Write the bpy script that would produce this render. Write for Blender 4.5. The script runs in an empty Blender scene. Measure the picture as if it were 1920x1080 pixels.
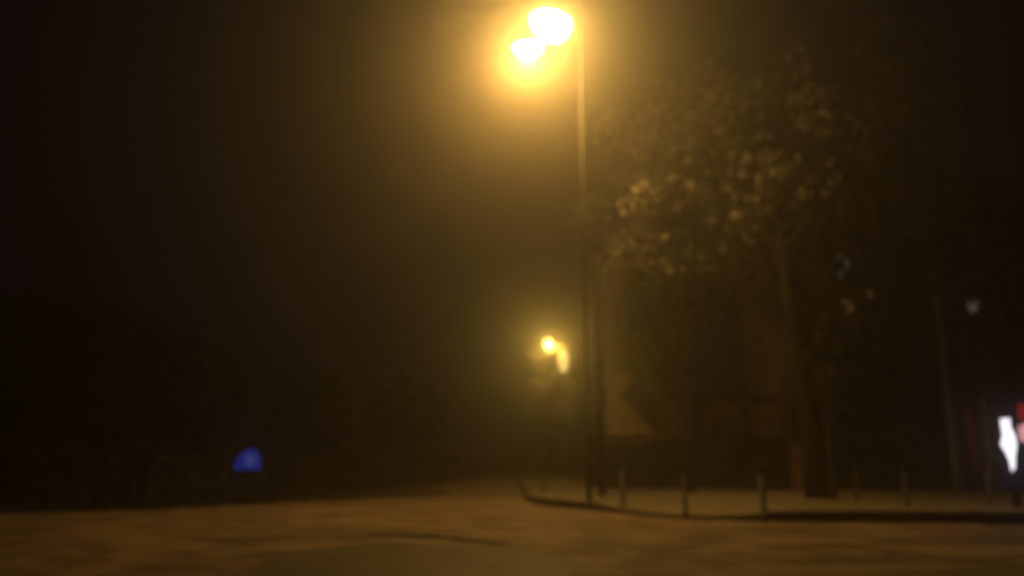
import bpy, bmesh, math, random
from mathutils import Vector, Matrix
R = math.radians
scene = bpy.context.scene
COL = scene.collection

# ------------------------------------------------------------------ camera
CAM_H = 1.25
PITCH = math.atan(320/1480)
cd = bpy.data.cameras.new('camera')
cam = bpy.data.objects.new('camera', cd); COL.objects.link(cam)
cam.location = (0, 0, CAM_H)
cam.rotation_euler = (R(90)+PITCH, 0, 0)
cd.lens = 36*1480/1920; cd.sensor_width = 36
cd.clip_start = 0.05; cd.clip_end = 2000
cd.dof.use_dof = True; cd.dof.focus_distance = 2.6; cd.dof.aperture_fstop = 0.95
scene.camera = cam

# ------------------------------------------------------------------ night sky
w = bpy.data.worlds.new('World'); scene.world = w; w.use_nodes = True
nt = w.node_tree; bg = nt.nodes['Background']
sky = nt.nodes.new('ShaderNodeTexSky'); sky.sky_type = 'NISHITA'; sky.sun_disc = False
sky.sun_elevation = R(-6); sky.sun_rotation = R(200)
nt.links.new(sky.outputs[0], bg.inputs[0]); bg.inputs[1].default_value = 0.02
bg2 = nt.nodes.new('ShaderNodeBackground'); bg2.inputs[0].default_value = (0.8, 0.5, 0.85, 1); bg2.inputs[1].default_value = 0.0012   # town sky glow
ad = nt.nodes.new('ShaderNodeAddShader'); nt.links.new(bg.outputs[0], ad.inputs[0]); nt.links.new(bg2.outputs[0], ad.inputs[1])
nt.links.new(ad.outputs[0], nt.nodes['World Output'].inputs['Surface'])
sd = bpy.data.lights.new('night_fill', 'SUN'); sd.energy = 0.004; sd.angle = R(0.5); sd.color = (0.9, 0.85, 1)  # faint sun lamp added as fill for the dark parts, no moon seen
so = bpy.data.objects.new('night_fill', sd); COL.objects.link(so); so.rotation_euler = (R(40), 0, R(20)); so.location = (0,0,40)
vs = scene.view_settings
vs.view_transform = 'Standard'; vs.look = 'None'; vs.exposure = 0.72; vs.gamma = 1; vs.use_curve_mapping = False
scene.cycles.volume_bounces = 4

# ------------------------------------------------------------------ pixel-free helpers
def at(px, py, Y):
    """world point at depth Y on the sight line through photo pixel px,py (used to measure the place)"""
    v = Vector(((px-960)/1480, (540-py)/1480, -1))
    v = Matrix.Rotation(R(90)+PITCH, 3, 'X') @ v
    return Vector((0, 0, CAM_H)) + v*(Y/v.y)
def gnd(px, py, z=0):
    v = Vector(((px-960)/1480, (540-py)/1480, -1))
    v = Matrix.Rotation(R(90)+PITCH, 3, 'X') @ v
    return Vector((0, 0, CAM_H)) + v*((z-CAM_H)/v.z)

# ------------------------------------------------------------------ materials
def mat(name, col, rough=0.7, noise=0.25, scale=4.0, bump=0.0, metal=0.0, col2=None, spec=0.5, detail=6):
    m = bpy.data.materials.new(name); m.use_nodes = True
    t = m.node_tree; b = t.nodes['Principled BSDF']
    b.inputs['Roughness'].default_value = rough; b.inputs['Metallic'].default_value = metal
    b.inputs['Specular IOR Level'].default_value = spec
    tc = t.nodes.new('ShaderNodeTexCoord'); n = t.nodes.new('ShaderNodeTexNoise')
    n.inputs['Scale'].default_value = scale; n.inputs['Detail'].default_value = detail
    t.links.new(tc.outputs['Object'], n.inputs['Vector'])
    r = t.nodes.new('ShaderNodeValToRGB')
    a = [max(0, c*(1-noise)) for c in col]; c2 = col2 or [min(1, c*(1+noise)) for c in col]
    r.color_ramp.elements[0].position = 0.35; r.color_ramp.elements[1].position = 0.65
    r.color_ramp.elements[0].color = (*a, 1); r.color_ramp.elements[1].color = (*c2, 1)
    t.links.new(n.outputs['Fac'], r.inputs['Fac']); t.links.new(r.outputs['Color'], b.inputs['Base Color'])
    if bump:
        bp = t.nodes.new('ShaderNodeBump'); bp.inputs['Strength'].default_value = bump
        n2 = t.nodes.new('ShaderNodeTexNoise'); n2.inputs['Scale'].default_value = scale*8
        t.links.new(tc.outputs['Object'], n2.inputs['Vector'])
        t.links.new(n2.outputs['Fac'], bp.inputs['Height']); t.links.new(bp.outputs['Normal'], b.inputs['Normal'])
    return m
def emit(name, col, strength):
    m = bpy.data.materials.new(name); m.use_nodes = True
    t = m.node_tree; b = t.nodes['Principled BSDF']
    b.inputs['Base Color'].default_value = (*[min(1,c) for c in col], 1)
    b.inputs['Emission Color'].default_value = (*col, 1); b.inputs['Emission Strength'].default_value = strength
    return m
def road_mat():
    """asphalt under slush: tracks and worn patches, stretched along the crossing road"""
    m = bpy.data.materials.new('slushy_asphalt'); m.use_nodes = True
    t = m.node_tree; b = t.nodes['Principled BSDF']; L = t.links
    tc = t.nodes.new('ShaderNodeTexCoord')
    mp = t.nodes.new('ShaderNodeMapping'); mp.inputs['Scale'].default_value = (0.24, 0.75, 1); mp.inputs['Rotation'].default_value = (0,0,R(6))
    L.new(tc.outputs['Object'], mp.inputs['Vector'])
    n1 = t.nodes.new('ShaderNodeTexNoise'); n1.inputs['Scale'].default_value = 1.3; n1.inputs['Detail'].default_value = 8
    n1.inputs['Distortion'].default_value = 0.6
    L.new(mp.outputs[0], n1.inputs['Vector'])
    n2 = t.nodes.new('ShaderNodeTexNoise'); n2.inputs['Scale'].default_value = 1.1; n2.inputs['Detail'].default_value = 8
    L.new(tc.outputs['Object'], n2.inputs['Vector'])
    mx = t.nodes.new('ShaderNodeMath'); mx.operation = 'ADD'
    L.new(n1.outputs['Fac'], mx.inputs[0]); L.new(n2.outputs['Fac'], mx.inputs[1])
    r = t.nodes.new('ShaderNodeValToRGB')
    r.color_ramp.elements[0].position = 0.45; r.color_ramp.elements[0].color = (0.11, 0.08, 0.056, 1)
    r.color_ramp.elements[1].position = 0.55; r.color_ramp.elements[1].color = (0.26, 0.188, 0.13, 1)
    hf = t.nodes.new('ShaderNodeMath'); hf.operation = 'MULTIPLY'; hf.inputs[1].default_value = 0.5
    L.new(mx.outputs[0], hf.inputs[0]); L.new(hf.outputs[0], r.inputs['Fac']); L.new(r.outputs[0], b.inputs['Base Color'])
    b.inputs['Roughness'].default_value = 0.72
    bp = t.nodes.new('ShaderNodeBump'); bp.inputs['Strength'].default_value = 0.35; bp.inputs['Distance'].default_value = 0.05
    L.new(mx.outputs[0], bp.inputs['Height']); L.new(bp.outputs[0], b.inputs['Normal'])
    return m
def leaf_mat(name, a, b_):
    m = bpy.data.materials.new(name); m.use_nodes = True
    t = m.node_tree; b = t.nodes['Principled BSDF']; L = t.links
    g = t.nodes.new('ShaderNodeNewGeometry'); r = t.nodes.new('ShaderNodeValToRGB')
    r.color_ramp.elements[0].color = (*a, 1); r.color_ramp.elements[1].color = (*b_, 1)
    L.new(g.outputs['Random Per Island'], r.inputs['Fac']); L.new(r.outputs[0], b.inputs['Base Color'])
    b.inputs['Roughness'].default_value = 0.75; b.inputs['Specular IOR Level'].default_value = 0.2
    return m
M = dict(
    road=road_mat(),
    soil=mat('dark_soil', (0.035,0.032,0.025), 0.9, 0.4, 1.0, 0.5),
    patch=mat('bare_asphalt', (0.10,0.078,0.055), 0.6, 0.3, 2.0, 0.4),
    slush=mat('dirty_slush', (0.10,0.08,0.06), 0.8, 0.3, 3.0, 0.5),
    pave=mat('frosted_paving', (0.19,0.165,0.13), 0.8, 0.22, 0.9, 0.3),
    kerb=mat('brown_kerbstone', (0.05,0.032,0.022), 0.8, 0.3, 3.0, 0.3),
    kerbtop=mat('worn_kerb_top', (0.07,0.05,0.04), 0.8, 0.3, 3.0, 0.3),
    galv=mat('galvanised_steel', (0.42,0.41,0.39), 0.5, 0.12, 5, metal=0.4),
    dark_metal=mat('dark_painted_steel', (0.03,0.03,0.032), 0.5, 0.2, 6),
    bollard=mat('weathered_bollard', (0.012,0.010,0.008), 0.6, 0.3, 5),
    bollard_p=mat('pale_bollard', (0.018,0.021,0.018), 0.6, 0.2, 5),
    bark=mat('dark_bark', (0.010,0.008,0.007), 0.95, 0.4, 6, 0.8),
    barkp=mat('pale_bark', (0.12,0.10,0.08), 0.9, 0.4, 6, 0.6),
    wood=mat('tarred_timber', (0.014,0.009,0.006), 0.85, 0.3, 6, 0.4),
    leaf=leaf_mat('olive_leaves', (0.05,0.046,0.04), (0.26,0.235,0.22)),
    leafm=leaf_mat('brown_leaves', (0.05,0.045,0.04), (0.26,0.23,0.21)),
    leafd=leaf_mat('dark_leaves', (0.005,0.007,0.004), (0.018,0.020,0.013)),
    hedge=leaf_mat('hedge_leaves', (0.004,0.005,0.009), (0.015,0.016,0.020)),
    twig=mat('twig_mass', (0.006,0.007,0.009), 0.9),
    render=mat('brown_render', (0.38,0.28,0.22), 0.9, 0.15, 1.2, 0.2),
    boards=mat('pale_boards', (0.45,0.32,0.22), 0.85, 0.3, 1.6, 0.2),
    darkwall=mat('dark_brick', (0.34,0.22,0.19), 0.9, 0.25, 3, 0.2),
    roof=mat('slate_roof', (0.03,0.03,0.032), 0.7, 0.3, 3, 0.3),
    mastp=mat('grey_mast_paint', (0.06,0.055,0.05), 0.6, 0.15, 5),
    swan=mat('lamplit_cream', (0.7,0.66,0.5), 0.5, 0.1, 5),  # paler than the pole: lamplight put into the arm's colour
    frame=mat('window_frame_paint', (0.09,0.085,0.08), 0.6, 0.1),
    glass=mat('dark_glass', (0.02,0.024,0.026), 0.15, 0.1),
    redb=mat('red_painted_board', (0.30,0.035,0.025), 0.6, 0.2, 3),
    brick=mat('pinkish_brick', (0.13,0.08,0.08), 0.9, 0.25, 6, 0.3),
    glow=emit('sodium_glass', (1.0,0.60,0.13), 66),
    glowf=emit('far_sodium_glass', (1.0,0.74,0.24), 1.5),
    glowg=emit('lit_neck_glow', (1.0,0.70,0.22), 0.75),  # glow standing for the lit bend of the distant lamp's neck
    blue=emit('blue_lit_acrylic', (0.006,0.020,0.20), 0.42),
    bluef=emit('pale_blue_acrylic', (0.035,0.05,0.19), 0.5),
    white=emit('white_lit_acrylic', (0.93,0.92,1.0), 1.0),
    pink=emit('pink_lit_acrylic', (0.55,0.24,0.27), 0.8),
    redl=emit('red_lit_acrylic', (0.10,0.004,0.002), 1.0),
    navy=emit('navy_lit_acrylic', (0.006,0.005,0.012), 0.25),
    winw=emit('dim_lit_window', (0.060,0.052,0.040), 1.1),
    wino=emit('dim_orange_window', (0.11,0.05,0.022), 1.1),
)

# ------------------------------------------------------------------ mesh helpers
def box(bm, lo, hi, bevel=0.0):
    lo, hi = Vector(lo), Vector(hi)
    r = bmesh.ops.create_cube(bm, size=1, matrix=Matrix.Translation((lo+hi)/2) @ Matrix.Diagonal((*(hi-lo), 1)))
    if bevel:
        es = list({e for v in r['verts'] for e in v.link_edges})
        bmesh.ops.bevel(bm, geom=es, offset=bevel, segments=2, affect='EDGES')
def tube(bm, pts, rads, n=12, caps=True):
    pts = [Vector(p) for p in pts]; rings = []
    up = Vector((0,0,1)); prev = None
    for i, p in enumerate(pts):
        d = (pts[min(i+1, len(pts)-1)] - pts[max(i-1, 0)]).normalized()
        if prev is None:
            a = Vector((1,0,0)) if abs(d.x) < 0.9 else Vector((0,1,0))
            u = d.cross(a).normalized()
        else:
            u = (prev - d*prev.dot(d)).normalized()
        prev = u; v = d.cross(u); rr = rads[i] if isinstance(rads, (list, tuple)) else rads
        rings.append([bm.verts.new(p + (u*math.cos(2*math.pi*k/n) + v*math.sin(2*math.pi*k/n))*rr) for k in range(n)])
    for a, b in zip(rings, rings[1:]):
        for k in range(n):
            f = bm.faces.new((a[k], a[(k+1)%n], b[(k+1)%n], b[k])); f.smooth = True
    if caps:
        bm.faces.new(rings[0][::-1]); bm.faces.new(rings[-1])
def mesh(name, bm, m, parent=None):
    bmesh.ops.recalc_face_normals(bm, faces=bm.faces)
    me = bpy.data.meshes.new(name); bm.to_mesh(me); bm.free()
    for mm in (m if isinstance(m, list) else [m]): me.materials.append(mm)
    o = bpy.data.objects.new(name, me); COL.objects.link(o); o.parent = parent
    return o
def B(): return bmesh.new()
def thing(name, label, cat, loc=(0,0,0), rz=0, group=None):
    o = bpy.data.objects.new(name, None); COL.objects.link(o)
    o.location = loc; o.rotation_euler = (0,0,rz); o['label'] = label; o['category'] = cat
    if group: o['group'] = group
    return o
def tag(o, label, cat, group=None):
    o['label'] = label; o['category'] = cat
    if group: o['group'] = group
    return o
def struct(name, bm, m, label, cat):
    o = mesh(name, bm, m); o['kind'] = 'structure'; o['label'] = label; o['category'] = cat
    return o
def copy_tree(o, parent=None):
    c = o.copy(); COL.objects.link(c); c.parent = parent
    for ch in [x for x in list(bpy.data.objects) if x.parent == o]: copy_tree(ch, c)
    return c

# ------------------------------------------------------------------ ground, road, pavement, kerb
bm = B()
bmesh.ops.create_grid(bm, x_segments=1, y_segments=1, size=150, matrix=Matrix.Translation((0, 60, -0.02)))
struct('ground', bm, M['soil'], 'dark bare earth beyond the road and the pavement', 'ground')

def sheet(name, pts, z, m, label, cat):
    bm = B(); vs_ = [bm.verts.new((x, y, z)) for x, y in pts]
    f = bm.faces.new(vs_); bmesh.ops.triangulate(bm, faces=[f]); o = struct(name, bm, m, label, cat)
    for p in o.data.polygons:
        if p.normal.z < 0: p.flip()
    return o
# kerb line, measured from the corner round to the right
K = [gnd(x, y) for x, y in [(985,925),(982,932),(990,941),(1020,948),(1075,954),(1130,959),(1200,966),(1290,972),(1430,977),(1530,979),(1650,980),(1780,981),(1920,982),(2300,984)]]
K = [Vector((-0.1, 75, 0)), Vector((0.1, 50, 0)), Vector((0.35, 36, 0))] + K + [Vector((60, K[-1].y-0.6, 0))]
def smooth(P):
    out = []
    for i in range(len(P)-1):
        p0, p1, p2, p3 = P[max(i-1,0)], P[i], P[i+1], P[min(i+2, len(P)-1)]
        for s in range(6):
            t = s/6
            out.append(0.5*((2*p1) + (p2-p0)*t + (2*p0-5*p1+4*p2-p3)*t*t + (-p0+3*p1-3*p2+p3)*t**3))
    return out + [P[-1]]
KS = smooth(K)
def kerb_h(p):   # dropped kerb for a crossing between two full-height lengths
    d = (p.x-2.0)/ (5.2-2.0)
    if p.y > 24.5: return 0.12
    if 0 < d < 1: return 0.19 - 0.13*math.sin(math.pi*d)**0.5
    return 0.19 if d <= 0 else 0.19+0.03*min(1, (p.x-5.2)/0.8)
bm = B()
sheet('road', [(-70,-40),(70,-40),(70,20),(8,26),(6,80),(-2.5,80),(-2.2,45),(-5.2,27),(-9,20.5),(-70,15.5)], 0.0, M['road'],
      'slushy asphalt road junction filling the foreground', 'road')
bm = B(); W = 0.16; rows = []
for i, p in enumerate(KS):
    d = (KS[min(i+1, len(KS)-1)] - KS[max(i-1,0)]).normalized(); nrm = Vector((-d.y, d.x, 0))
    h = kerb_h(p)
    a, b_ = p, p + nrm*W
    rows.append([bm.verts.new((a.x, a.y, -0.01)), bm.verts.new((a.x, a.y, h-0.02)), bm.verts.new((a.x+nrm.x*0.02, a.y+nrm.y*0.02, h)),
                 bm.verts.new((b_.x, b_.y, h)), bm.verts.new((b_.x, b_.y, -0.01))])
for r0, r1 in zip(rows, rows[1:]):
    for k in range(4):
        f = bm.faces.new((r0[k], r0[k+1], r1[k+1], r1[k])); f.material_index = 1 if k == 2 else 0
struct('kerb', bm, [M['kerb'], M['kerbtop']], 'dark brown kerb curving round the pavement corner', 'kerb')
# pavement: strip behind the kerb, sloping with it, up to the hedge foot
bm = B(); far = []; near = []
for i, p in enumerate(KS):
    d = (KS[min(i+1, len(KS)-1)] - KS[max(i-1,0)]).normalized(); nrm = Vector((-d.y, d.x, 0))
    q = p + nrm*(W-0.005); near.append(bm.verts.new((q.x, q.y, kerb_h(p)-0.006)))
    e = Vector((max(p.x, 3.2)+0.01*i, max(p.y, 37 - 0.25*max(0, p.x)), 0.10)); far.append(bm.verts.new((e.x, e.y, 0.115+0.0001*i)))
for i in range(len(KS)-1):
    bm.faces.new((near[i], near[i+1], far[i+1], far[i]))
struct('pavement', bm, M['pave'], 'pale frosted pavement behind the kerb', 'pavement')
# bare patch in the road slush with its ridge
def patch_pts(n=40):
    c = Vector((-1.2, 9.6, 0)); out = []
    rnd = random.Random(5)
    for k in range(n):
        a = 2*math.pi*k/n; w_ = 1+0.06*math.sin(3*a+1)+0.05*math.sin(7*a)
        out.append((c.x + 1.9*math.cos(a)*w_, c.y + 2.9*math.sin(a)*w_))
    return out
PP = patch_pts()
sheet('road_patch', PP, 0.005, M['patch'], 'bare grey asphalt patch in the road at the bottom centre', 'road patch')
A0 = [gnd(x, y) for x, y in [(690,1002),(760,1005),(830,1010),(890,1017),(960,1021)]]
bm = B(); rnd = random.Random(3); AS = smooth(A0)
tube(bm, [p+Vector((0, rnd.uniform(-.05,.05), 0.0)) for p in AS], [0.02+0.03*math.sin(math.pi*i/(len(AS)-1))*rnd.uniform(.6,1.2) for i in range(len(AS))], 8)
struct('slush_ridge', bm, M['slush'], 'thin dark ridge of slush along the edge of the bare patch', 'slush ridge')

# ------------------------------------------------------------------ vegetation
def leaves(bm, rnd, c, rad, n, size):
    c = Vector(c)
    for _ in range(n):
        v = Vector((rnd.gauss(0,1), rnd.gauss(0,1), rnd.gauss(0,1))).normalized() * (rnd.random()**0.45)
        p = c + Vector((v.x*rad[0], v.y*rad[1], v.z*rad[2]))
        s = size*rnd.uniform(0.6, 1.4)
        a = Vector((rnd.gauss(0,1), rnd.gauss(0,1), rnd.gauss(0,1))).normalized()
        b = a.cross(Vector((rnd.gauss(0,1), rnd.gauss(0,1), rnd.gauss(0,1)))).normalized()
        bm.faces.new([bm.verts.new(p+a*s), bm.verts.new(p+b*s*0.55), bm.verts.new(p-a*s), bm.verts.new(p-b*s*0.55)])
def tree(name, label, base, H, trunk_r, spread, crown_lo, seed, clumps=26, per=110, size=0.13, lm='leaf', lean=(0,0), bk='bark', group=None):
    rnd = random.Random(seed)
    t = thing(name, label, 'tree', base, 0, group)
    bm = B()
    tp = [Vector((lean[0]*s + 0.12*math.sin(3*s+seed), lean[1]*s, H*0.86*s - 0.1)) for s in [i/7 for i in range(8)]]
    tube(bm, tp, [trunk_r*(1.25 if i == 0 else 1-0.11*i) for i in range(8)], 12)
    cs = []
    for k in range(clumps):
        z = crown_lo + (H-crown_lo)*((k+0.5)/clumps)
        f = (z-crown_lo)/(H-crown_lo); wdt = spread*(0.45+0.75*math.sin(math.pi*min(1, f*0.85+0.12)))
        a = k*2.4 + rnd.uniform(-.5,.5); r = wdt*rnd.uniform(0.3, 0.95)
        ax = lean[0]*z/H
        c = Vector((ax + r*math.cos(a), lean[1]*z/H + r*math.sin(a), z+rnd.uniform(-.3,.3)))
        cs.append(c)
        s0 = max(0.25, (z-1.2)/(H*0.86)); s0 = min(s0, 0.95)
        p0 = Vector((lean[0]*s0 + 0.12*math.sin(3*s0+seed), lean[1]*s0, H*0.86*s0-0.1))
        mid = (p0+c)/2 + Vector((0,0,-0.25))
        tube(bm, [p0, mid, c], [trunk_r*0.32*(1-0.5*f), trunk_r*0.2*(1-.5*f), 0.012], 6)
    mesh('trunk', bm, M[bk], t)
    bm = B()
    for c in cs:
        rr = spread*rnd.uniform(0.24, 0.42)
        leaves(bm, rnd, c, (rr, rr, rr*0.75), int(per*rnd.uniform(.6,1.4)), size)
    mesh('crown', bm, M[lm], t)
    return t
PZ = 0.115
def foot(px, Y, z=PZ): p = at(px, 860, Y); return (p.x, Y, z)
tree('pavement_tree', 'tall leafy tree lit by the big street lamp, beside the tall pale pole', foot(1300, 27), 14.3, 0.15, 3.1, 7.4, 11, 48, 105, 0.14)
tree('garden_tree', 'loose mottled tree behind the hedge in front of the boarded outbuilding', foot(1400, 32.5), 13.0, 0.13, 3.2, 6.8, 14, 38, 95, 0.15, 'leaf')
tree('wall_tree', 'twiggy tree with few leaves in front of the brown house', foot(1235, 34.5), 9.5, 0.09, 1.9, 4.0, 17, 44, 24, 0.15, 'leaf')
tree('broad_tree', 'tree with a thick dark leaning trunk, right of the boarded outbuilding', foot(1528, 22.5), 12.5, 0.36, 2.6, 8.0, 21, 24, 60, 0.13, 'leafm', lean=(-0.55, 0))
tree('slender_tree', 'slender tree with a faint pale trunk near the right edge', foot(1795, 27), 17, 0.13, 2.6, 10.5, 31, 22, 70, 0.13, 'leafm', lean=(-0.3,0), bk='barkp')
tree('young_tree', 'small leafy tree glowing just behind the distant swan neck lamp', foot(1035, 47.6, -0.02), 7.8, 0.07, 1.5, 3.2, 41, 24, 60, 0.18, 'leaf')
tree('sapling', 'thin pale sapling right of the thick leaning trunk', foot(1548, 22), 5.2, 0.04, 0.7, 3.0, 51, 9, 28, 0.09, 'leafd', bk='barkp')
tree('hedge_tree', 'dark tree behind the hedge, between the thick trunk and the slender tree', foot(1650, 33), 14.5, 0.2, 3.2, 3.2, 61, 46, 120, 0.16, 'leafm')
tree('edge_tree', 'dark tree standing behind the lit sign at the right edge', foot(1930, 32), 12, 0.22, 3.0, 3.6, 71, 34, 90, 0.16, 'leafm')
# left verge trees
for i, (px, Y, H, sp, lab) in enumerate([
        (20, 34, 8, 3.0, 'dark tree at the far left edge of the view'),
        (180, 38, 8, 3.2, 'dark tree second from the left edge behind the verge'),
        (330, 42, 7.5, 2.8, 'dark tree standing behind the blue sign on its left side'),
        (560, 54, 7, 2.8, 'hazy tree right of the blue sign beyond the road'),
        (760, 66, 7.5, 3, 'faint hazy tree farthest along the left side of the road')]):
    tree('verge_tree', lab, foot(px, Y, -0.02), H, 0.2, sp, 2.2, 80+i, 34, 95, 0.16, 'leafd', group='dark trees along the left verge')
def hedge(name, label, pts, h, depth, seed, base_z=0.0, n=900, size=0.07):
    rnd = random.Random(seed)
    t = thing(name, label, 'hedge', (pts[0][0], pts[0][1], base_z)); ox, oy = pts[0]
    bm = B(); core = B()
    for (x0, y0), (x1, y1) in zip(pts, pts[1:]):
        L = math.hypot(x1-x0, y1-y0); d = Vector(((x1-x0)/L, (y1-y0)/L, 0)); nr = Vector((-d.y, d.x, 0))
        k = int(n*L/4)
        for _ in range(k):
            s = rnd.uniform(0, L); hh = h*(1+0.05*math.sin(s*1.3)+0.03*math.sin(s*3.7))
            side = rnd.random()
            if side < 0.6: p = Vector((0,0,rnd.uniform(0.02, hh))) + nr*(-depth/2+rnd.gauss(0,.05))
            else: p = Vector((0,0,hh+rnd.gauss(0,.05))) + nr*rnd.uniform(-depth/2, depth/2)
            leaves(bm, rnd, Vector((x0-ox, y0-oy, 0)) + d*s + p, (.05,.05,.05), 2, size)
        q0 = Vector((x0-ox, y0-oy, 0)); q1 = Vector((x1-ox, y1-oy, 0)); hw = nr*(depth/2-0.06)
        c = [core.verts.new(v) for v in (q0-hw, q1-hw, q1+hw, q0+hw)]
        tp = [core.verts.new(v.co + Vector((0,0,h*0.93))) for v in c]
        core.faces.new(tp)
        for a in range(4): core.faces.new((c[a], c[(a+1)%4], tp[(a+1)%4], tp[a]))
    mesh('foliage', bm, M['hedge'], t); mesh('stems', core, M['twig'], t)
    return t
h0 = at(1118, 900, 33); h1 = at(1300, 900, 31); h2 = at(1480, 900, 29.5)
hedge('clipped_hedge', 'long dark clipped hedge behind the pavement bollards', [(h0.x, 33), (h1.x, 31), (h2.x, 29.5)], 1.9, 0.9, 5, 0.1)
h3 = at(1505, 900, 29.2); 
hedge('tall_hedge', 'taller dark hedge right of the pinkish pillar', [(h3.x, 29.2), (h3.x+7, 27.5), (h3.x+16, 26.2)], 2.5, 1.0, 6, 0.1)
hedge('verge_hedge', 'low dark hedge along the left side of the road', [(-20, 18.6), (-10.6, 23), (-7.2, 29), (-3.6, 46)], 1.5, 1.0, 7, -0.02, 500, 0.10)
bm = B(); rnd = random.Random(9)
for _ in range(9000):
    s = rnd.random(); x = -20+17.5*s + rnd.gauss(0, .2); y = 16.9 + 5.0*s + 18*max(0, s-.62)**1.0 + rnd.uniform(0, 1.4)
    z = -0.02; hh = rnd.uniform(.05, .18); a = rnd.uniform(0, 6.28); wv = Vector((math.cos(a), math.sin(a), 0))*0.012
    tpv = Vector((x+rnd.gauss(0,.04), y+rnd.gauss(0,.04), hh))
    bm.faces.new([bm.verts.new((x+wv.x, y+wv.y, z)), bm.verts.new((x-wv.x, y-wv.y, z)), bm.verts.new(tpv)])
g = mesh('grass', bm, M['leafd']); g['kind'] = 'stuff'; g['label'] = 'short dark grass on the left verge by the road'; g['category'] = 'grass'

# ------------------------------------------------------------------ street lamps
def cobra(parent, p_top, head, length, glassm, blob):
    """arm from the pole top to a head, with its glass bowl"""
    p_top = Vector(p_top); head = Vector(head); d = (head-p_top); dh = Vector((d.x, d.y, 0)).normalized()
    bm = B()
    tube(bm, [p_top-Vector((0,0,0.4)), p_top+Vector((0,0,0.1)), p_top+d*0.35+Vector((0,0,0.28)), head+Vector((0,0,0.12))-dh*length*0.3], [0.05,0.05,0.045,0.04], 10)
    mesh('arm', bm, M['mastp'], parent)
    ang = math.atan2(dh.y, dh.x); mw = Matrix.Translation(head) @ Matrix.Rotation(ang, 4, 'Z')
    bm = B()
    r = bmesh.ops.create_uvsphere(bm, u_segments=20, v_segments=10, radius=1, matrix=Matrix.Diagonal((length*.52, length*0.38, length*0.17, 1)))
    bmesh.ops.delete(bm, geom=[v for v in bm.verts if v.co.z < -0.001], context='VERTS')
    for f in bm.faces: f.smooth = True
    bmesh.ops.transform(bm, matrix=mw, verts=bm.verts)
    hd = mesh('lamp_head', bm, M['dark_metal'], parent)
    sol = hd.modifiers.new('shell', 'SOLIDIFY'); sol.thickness = 0.01
    if glassm:
        bm = B()
        bmesh.ops.create_uvsphere(bm, u_segments=20, v_segments=10, radius=1, matrix=Matrix.Diagonal((length*0.46, length*0.34, length*blob, 1)))
        bmesh.ops.delete(bm, geom=[v for v in bm.verts if v.co.z > 0.001], context='VERTS')
        for f in bm.faces: f.smooth = True
        bmesh.ops.transform(bm, matrix=mw, verts=bm.verts)
        mesh('lamp_glass', bm, glassm, hd)
    return hd
def spot(name, loc, watts, col, cone, parent, blend=0.3, rad=0.12):
    l = bpy.data.lights.new(name, 'SPOT'); l.energy = watts; l.color = col; l.spot_size = R(cone); l.spot_blend = blend; l.shadow_soft_size = rad
    o = bpy.data.objects.new(name, l); COL.objects.link(o); o.location = loc; o.parent = parent
    return o
SOD = (1.0, 0.50, 0.095)
Y1 = 20.5
pb = at(1103, 860, Y1); top = at(1089, 20, Y1)
L1 = thing('street_lamp', 'tall pale street lamp mast with glaring yellow lamp heads at the top of the view', 'street lamp', (pb.x, Y1, 0.12))
rel = lambda v: Vector(v) - Vector((pb.x, Y1, 0.12))
bm = B(); ht = top.z-0.12
tube(bm, [(0,0,-.05),(0,0,ht*.5),(0,0,ht)], [0.038,0.030,0.022], 14); mesh('pole', bm, M['mastp'], L1)
bm = B(); tube(bm, [(0,0,-.05),(0,0,1.3),(0,0,1.34)], [0.06,0.06,0.05], 14); mesh('pole_base', bm, M['mastp'], L1)
Ha = rel(at(1033, 40, 19.6)); Hb = rel(at(990, 88, 20.7)); Hc = rel(at(842, 40, 20.6))
pt = Vector((0,0,ht-.1))
cobra(L1, pt, Ha, 1.36, M['glow'], 0.40); cobra(L1, pt-Vector((0,0,.3)), Hb, 0.9, M['glow'], 0.30); cobra(L1, pt-Vector((0,0,.1)), Hc, 0.9, None, 0)
spot('lamp_light', Ha-Vector((0,0,.36)), 1450, SOD, 165, L1, 0.5)
spot('lamp_light', Hb-Vector((0,0,.30)), 1250, SOD, 150, L1, 0.35)
# swan-neck lamp farther down the road
Y2 = 46; q = at(1068, 860, Y2); hd2 = at(1028, 640, Y2)
L2 = thing('street_lamp', 'distant swan neck street lamp with a small yellow glow, beside the small leafy tree', 'street lamp', (q.x, Y2, -0.02))
bm = B(); hz = hd2.z; dx = hd2.x-q.x
bm2 = B(); tube(bm2, [(0,0,0),(0,0,hz*.5),(0,0,hz-1.5)], [0.09,0.07,0.055], 12); mesh('pole', bm2, M['mastp'], L2)
pts = [(0,0,hz-1.495),(0,0,hz-1.3)] + [(dx/2*(1-math.cos(a)), 0, hz-1.0+0.75*math.sin(a)) for a in [R(x) for x in (0,30,60,90,120,150)]] + [(dx,0,hz-0.55+0.3)]
tube(bm, pts, [0.055]*2+[0.05]*6+[0.04], 12); mesh('arm', bm, M['swan'], L2)
bm = B(); bmesh.ops.create_cone(bm, cap_ends=True, segments=24, radius1=0.32, radius2=0.08, depth=0.22, matrix=Matrix.Translation((dx,0,hz+0.02)))
hd = mesh('lamp_head', bm, M['dark_metal'], L2)
bm = B(); bmesh.ops.create_uvsphere(bm, u_segments=20, v_segments=12, radius=0.28, matrix=Matrix.Translation((dx,0,hz-0.12))@Matrix.Diagonal((1,1,1.15,1)))
mesh('lamp_glass', bm, M['glowf'], hd)
g2 = at(1056, 668, Y2-0.6); gx, gz = g2.x-q.x, g2.z  # second lantern is added, its glow stands for light on the bent neck
bm = B(); tube(bm, [(0,0,gz-.2),(0,-.1,gz+.75),(gx*.5,-.4,gz+1.0),(gx,-.6,gz+.8),(gx,-.6,gz+.55)], .045, 10); mesh('arm', bm, M['swan'], L2)
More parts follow.
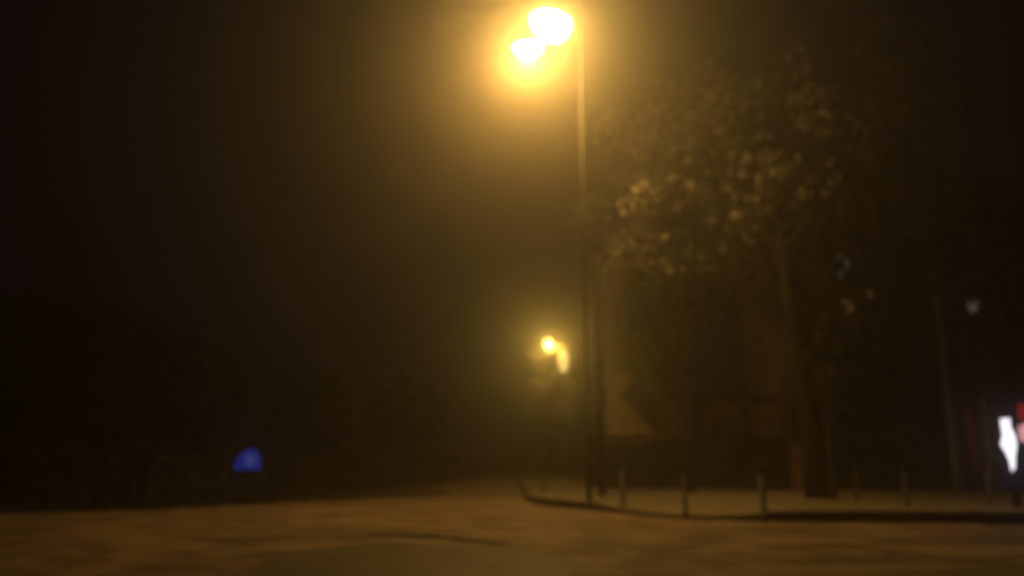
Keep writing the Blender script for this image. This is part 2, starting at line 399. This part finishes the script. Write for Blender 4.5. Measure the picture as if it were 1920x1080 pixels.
bm = B(); bmesh.ops.create_cone(bm, cap_ends=True, segments=24, radius1=0.26, radius2=0.07, depth=0.2, matrix=Matrix.Translation((gx,-.6,gz+0.52)))
hd = mesh('lamp_head', bm, M['dark_metal'], L2)
bm = B(); bmesh.ops.create_uvsphere(bm, u_segments=20, v_segments=12, radius=0.24, matrix=Matrix.Translation((gx,-.6,gz-0.22))@Matrix.Diagonal((1,1,3.0,1)))
mesh('lamp_glass', bm, M['glowg'], hd)
fl = bpy.data.lights.new('lamp_light', 'POINT'); fl.energy = 270; fl.color = (1.0,0.60,0.10); fl.shadow_soft_size = 0.15
flo = bpy.data.objects.new('lamp_light', fl); COL.objects.link(flo); flo.location = (dx, -0.45, hz-0.25); flo.parent = L2

# ------------------------------------------------------------------ bollards, posts, signs
def bollard_proto(m, name, r=0.042, h=1.0):
    o = thing(name, '', 'bollard')
    bm = B(); tube(bm, [(0,0,-.03),(0,0,.05),(0,0,.06),(0,0,h*.86)], [r*1.5,r*1.5,r,r*.95], 14); mesh('post', bm, m, o)
    bm = B(); tube(bm, [(0,0,h*.862),(0,0,h*.9),(0,0,h*.97),(0,0,h)], [r*1.25,r*1.3,r*.9,r*.3], 14); mesh('cap', bm, m, o)
    return o
GB = 'bollards along the pavement edge'
pd = bollard_proto(M['bollard'], 'bollard'); pp = bollard_proto(M['bollard_p'], 'bollard', 0.06, 1.05)
ud = up = False
for px, py, kind, lab in [
        (1020, 927, 0, 'dark bollard at the tip of the kerb corner, leftmost of the row'),
        (1108, 942, 0, 'thin dark bollard right beside the foot of the tall lamp mast'),
        (1168, 946, 1, 'grey green bollard in front of the left end of the hedge'),
        (1286, 967, 0, 'dark bollard at the dropped kerb, left of the wide grey green bollard'),
        (1433, 974, 1, 'wide grey green bollard close to the kerb below the outbuilding'),
        (1608, 946, 0, 'thin dark bollard set back from the thick part of the kerb'),
        (1702, 958, 0, 'dark bollard halfway between the thick tree trunk and the red board')]:
    z = 0.12; p = gnd(px, py, z)
    src = pp if kind else pd
    if kind and not up: o = src; up = True
    elif not kind and not ud: o = src; ud = True
    else: o = copy_tree(src)
    o.location = (p.x, p.y, z-0.01); o['label'] = lab; o['group'] = GB
# tall dark post
p = at(1127, 860, 25)
tp_ = thing('timber_post', 'tall dark timber post standing right of the tall pale lamp mast', 'post', (p.x, 25, 0.1))
bm = B(); hp = at(1120, 565, 25).z-0.1
tube(bm, [(0,0,-.1),(0,0,hp*.6),(-0.03,0,hp-.05),(-0.03,0,hp)], [0.12,0.10,0.09,0.06], 12); mesh('shaft', bm, M['wood'], tp_)
bm = B(); box(bm, (-.1,-.15,2.6), (.12,-.09,3.4), .01); mesh('fuse_box', bm, M['dark_metal'], tp_)
# pinkish pillar
p = at(1491, 860, 28.6)
pl = thing('gate_pillar', 'short pinkish brick pillar where the hedge ends', 'pillar', (p.x, 28.4, 0.1))
bm = B(); box(bm, (-.17,-.17,-.05), (.17,.17,1.6), .01); mesh('shaft', bm, M['brick'], pl)
bm = B(); box(bm, (-.22,-.22,1.603), (.22,.22,1.70), .02); mesh('cap', bm, M['pave'], pl)
# blue sign
p = at(465, 860, 23)
bs = thing('road_sign', 'small dim blue lit sign standing alone on the left verge', 'sign', (p.x, 23, 0))
bm = B()
prof = [(-.36,.94),(.36,.94),(.38,1.0),(.34,1.30),(.22,1.48),(.05,1.54),(-.12,1.46),(-.30,1.25),(-.38,1.0)]
fr = [bm.verts.new((x,-.04,z)) for x,z in prof]; bk_ = [bm.verts.new((x,.04,z)) for x,z in prof]
bm.faces.new(fr); bm.faces.new(bk_[::-1])
for i in range(len(prof)): bm.faces.new((fr[i], fr[(i+1)%9], bk_[(i+1)%9], bk_[i]))
mesh('panel', bm, M['blue'], bs)
bm = B(); box(bm, (-.05,-.062,1.06), (.22,-.043,1.36), .01); mesh('pale_inset', bm, M['bluef'], bs)  # plain paler blue inset on the panel face
for sx in (-.3, .3):
    bm = B(); tube(bm, [(sx,0.07,-.05),(sx,0.07,1.2)], .03, 8); mesh('leg', bm, M['dark_metal'], bs)
# red board on grey post
p = at(1848, 860, 19)
rb = thing('red_board', 'dim red board on a grey post left of the bright white sign', 'board', (p.x, 19, 0.11))
z0 = at(1845, 885, 19).z-.11; z1 = at(1845, 760, 19).z-.11
bm = B(); box(bm, (-.28,-.03,z0), (.16,.03,z1), .01); mesh('panel', bm, M['redb'], rb)
bm = B(); tube(bm, [(0.02,.06,-.05),(0.02,.06,z1-.2)], .045, 10); mesh('post', bm, M['galv'], rb)
# backlit sign at right edge
Ys = 18
def sp(px, py): v = at(px, py, Ys); return v
c0 = sp(1868, 740); c1 = sp(2010, 920)
bx = thing('lit_sign', 'backlit sign with a glaring white shape, cut off by the right edge', 'sign', (c0.x, Ys, 0.11))
rl = lambda px, py, dy=0: Vector((sp(px,py).x-c0.x, dy, sp(px,py).z-0.11))
lo = rl(1868, 920); hi = rl(2010, 745)
bm = B(); box(bm, (lo.x, 0, lo.z), (hi.x, .2, hi.z), .02); mesh('case', bm, M['dark_metal'], bx)
def face(name, pix, m, d0):
    bm = B(); a = [bm.verts.new(rl(x, y, d0)) for x, y in pix]; b = [bm.verts.new(rl(x, y, d0+.012)) for x, y in pix]
    n = len(pix); fs = [bm.faces.new(a), bm.faces.new(b[::-1])]
    for i in range(n): bm.faces.new((a[i], a[(i+1)%n], b[(i+1)%n], b[i]))
    mesh(name, bm, m, bx)
face('navy_field', [(1874,752),(2004,752),(2004,914),(1874,914)], M['navy'], -.014)
face('white_shape', [(1874,786),(1892,784),(1893,800),(1901,815),(1905,835),(1902,855),(1902,878),(1896,884),(1891,862),(1883,845),(1875,834),(1879,815)], M['white'], -.028)
face('pink_shape', [(1908,800),(1930,790),(1960,800),(1960,828),(1925,832),(1910,824)], M['pink'], -.028)
face('red_shape', [(1906,758),(1980,756),(1980,784),(1910,786)], M['redl'], -.028)
bm = B(); box(bm, (.15,.05,-.1), (.27,.15,lo.z-.002)); mesh('leg', bm, M['dark_metal'], bx)
bm = B(); box(bm, (hi.x-.27,.05,-.1), (hi.x-.15,.15,lo.z-.002)); mesh('leg', bm, M['dark_metal'], bx)

# ------------------------------------------------------------------ buildings
def window(parent, x0, x1, z0, z1, pane, y=0.0):
    bm = B(); fw = .07
    box(bm, (x0,y-.05,z0),(x1,y-.002,z0+fw)); box(bm, (x0,y-.05,z1-fw),(x1,y-.002,z1))
    box(bm, (x0,y-.048,z0+fw),(x0+fw,y-.002,z1-fw)); box(bm, (x1-fw,y-.048,z0+fw),(x1,y-.002,z1-fw))
    xm = (x0+x1)/2; box(bm, (xm-.03,y-.046,z0+fw),(xm+.03,y-.002,z1-fw))
    f = mesh('window', bm, M['frame'], parent)
    bm = B(); box(bm, (x0+.02,y-.03,z0+.02),(x1-.02,y-.003,z1-.02)); mesh('pane', bm, pane, f)
def building(name, label, px0, px1, Y, H, dep, wallm, wins, roof_h, cat='house', door=None, rz=0.0):
    a = at(px0, 860, Y); b = at(px1, 860, Y); Wd = b.x-a.x
    t = thing(name, label, cat, (a.x, Y, 0))
    bm = B(); box(bm, (0,0,-.05),(Wd,dep,H)); mesh('wall', bm, wallm, t)
    bm = B(); o = .35
    v = [bm.verts.new(p) for p in ((-o,-o,H+.003),(Wd+o,-o,H+.003),(Wd+o,dep+o,H+.003),(-o,dep+o,H+.003),(-o,dep/2,H+roof_h),(Wd+o,dep/2,H+roof_h))]
    bm.faces.new((v[0],v[1],v[5],v[4])); bm.faces.new((v[2],v[3],v[4],v[5])); bm.faces.new((v[1],v[2],v[5])); bm.faces.new((v[3],v[0],v[4])); bm.faces.new((v[3],v[2],v[1],v[0]))
    mesh('roof', bm, M['roof'], t)
    for (x0,x1,z0,z1,pm) in wins: window(t, x0, x1, z0, z1, M[pm])
    t.rotation_euler.z = rz
    if door:
        bm = B(); box(bm, (door[0],-.04,0.02),(door[1],-.002,2.1)); dd = mesh('door', bm, M['wood'], t)
        bm = B(); bmesh.ops.create_uvsphere(bm, u_segments=8, v_segments=6, radius=.04, matrix=Matrix.Translation((door[1]-.12,-.08,1.05))); mesh('handle', bm, M['galv'], dd)
    return t
building('brown_house', 'tall brown rendered house behind the tree beside the lamp', 1140, 1300, 37, 10.6, 8, M['render'],
         [(1.0,2.2,7.0,9.2,'glass'),(3.3,3.75,8.8,9.5,'winw')], 2.2, door=(2.9,3.8), rz=R(-9))
building('outbuilding', 'low boarded outbuilding above the hedge, left of the thick trunk', 1325, 1455, 36, 3.9, 5, M['boards'],
         [(0.35,0.75,1.9,2.8,'glass')], 0.35, 'outbuilding')
bY = 44
def bw(px0, px1, py0, py1, pm):
    a = at(1500, 860, bY).x; return (at(px0,py0,bY).x-a, at(px1,py0,bY).x-a, at(px0,py1,bY).z, at(px0,py0,bY).z, pm)
building('apartment_block', 'dark apartment block with a few dim lit windows behind the right hand trees', 1500, 1990, bY, 17, 10, M['darkwall'],
         [bw(1562,1592,475,525,'winw'), bw(1608,1636,535,562,'wino'), bw(1574,1600,560,588,'wino'), bw(1806,1834,562,590,'winw'),
          bw(1700,1728,475,520,'glass'), bw(1700,1728,600,645,'glass'), bw(1574,1600,640,685,'glass'), bw(1806,1834,440,485,'glass')], 2.0, 'apartment block')

# ------------------------------------------------------------------ night haze
bm = B(); box(bm, (-160, -95, -1.2), (160, 215, 22))
hz_ = mesh('haze', bm, bpy.data.materials.new('haze')); hz_['kind'] = 'stuff'; hz_['label'] = 'thin night mist glowing round the street lamps'; hz_['category'] = 'haze'
m = hz_.data.materials[0]; m.use_nodes = True; t = m.node_tree
for n in list(t.nodes):
    if n.type != 'OUTPUT_MATERIAL': t.nodes.remove(n)
out = [n for n in t.nodes if n.type == 'OUTPUT_MATERIAL'][0]
v = t.nodes.new('ShaderNodeVolumePrincipled'); v.inputs['Color'].default_value = (0.95,0.93,0.9,1)
v.inputs['Density'].default_value = 0.0110; v.inputs['Anisotropy'].default_value = 0.90
t.links.new(v.outputs[0], out.inputs['Volume'])
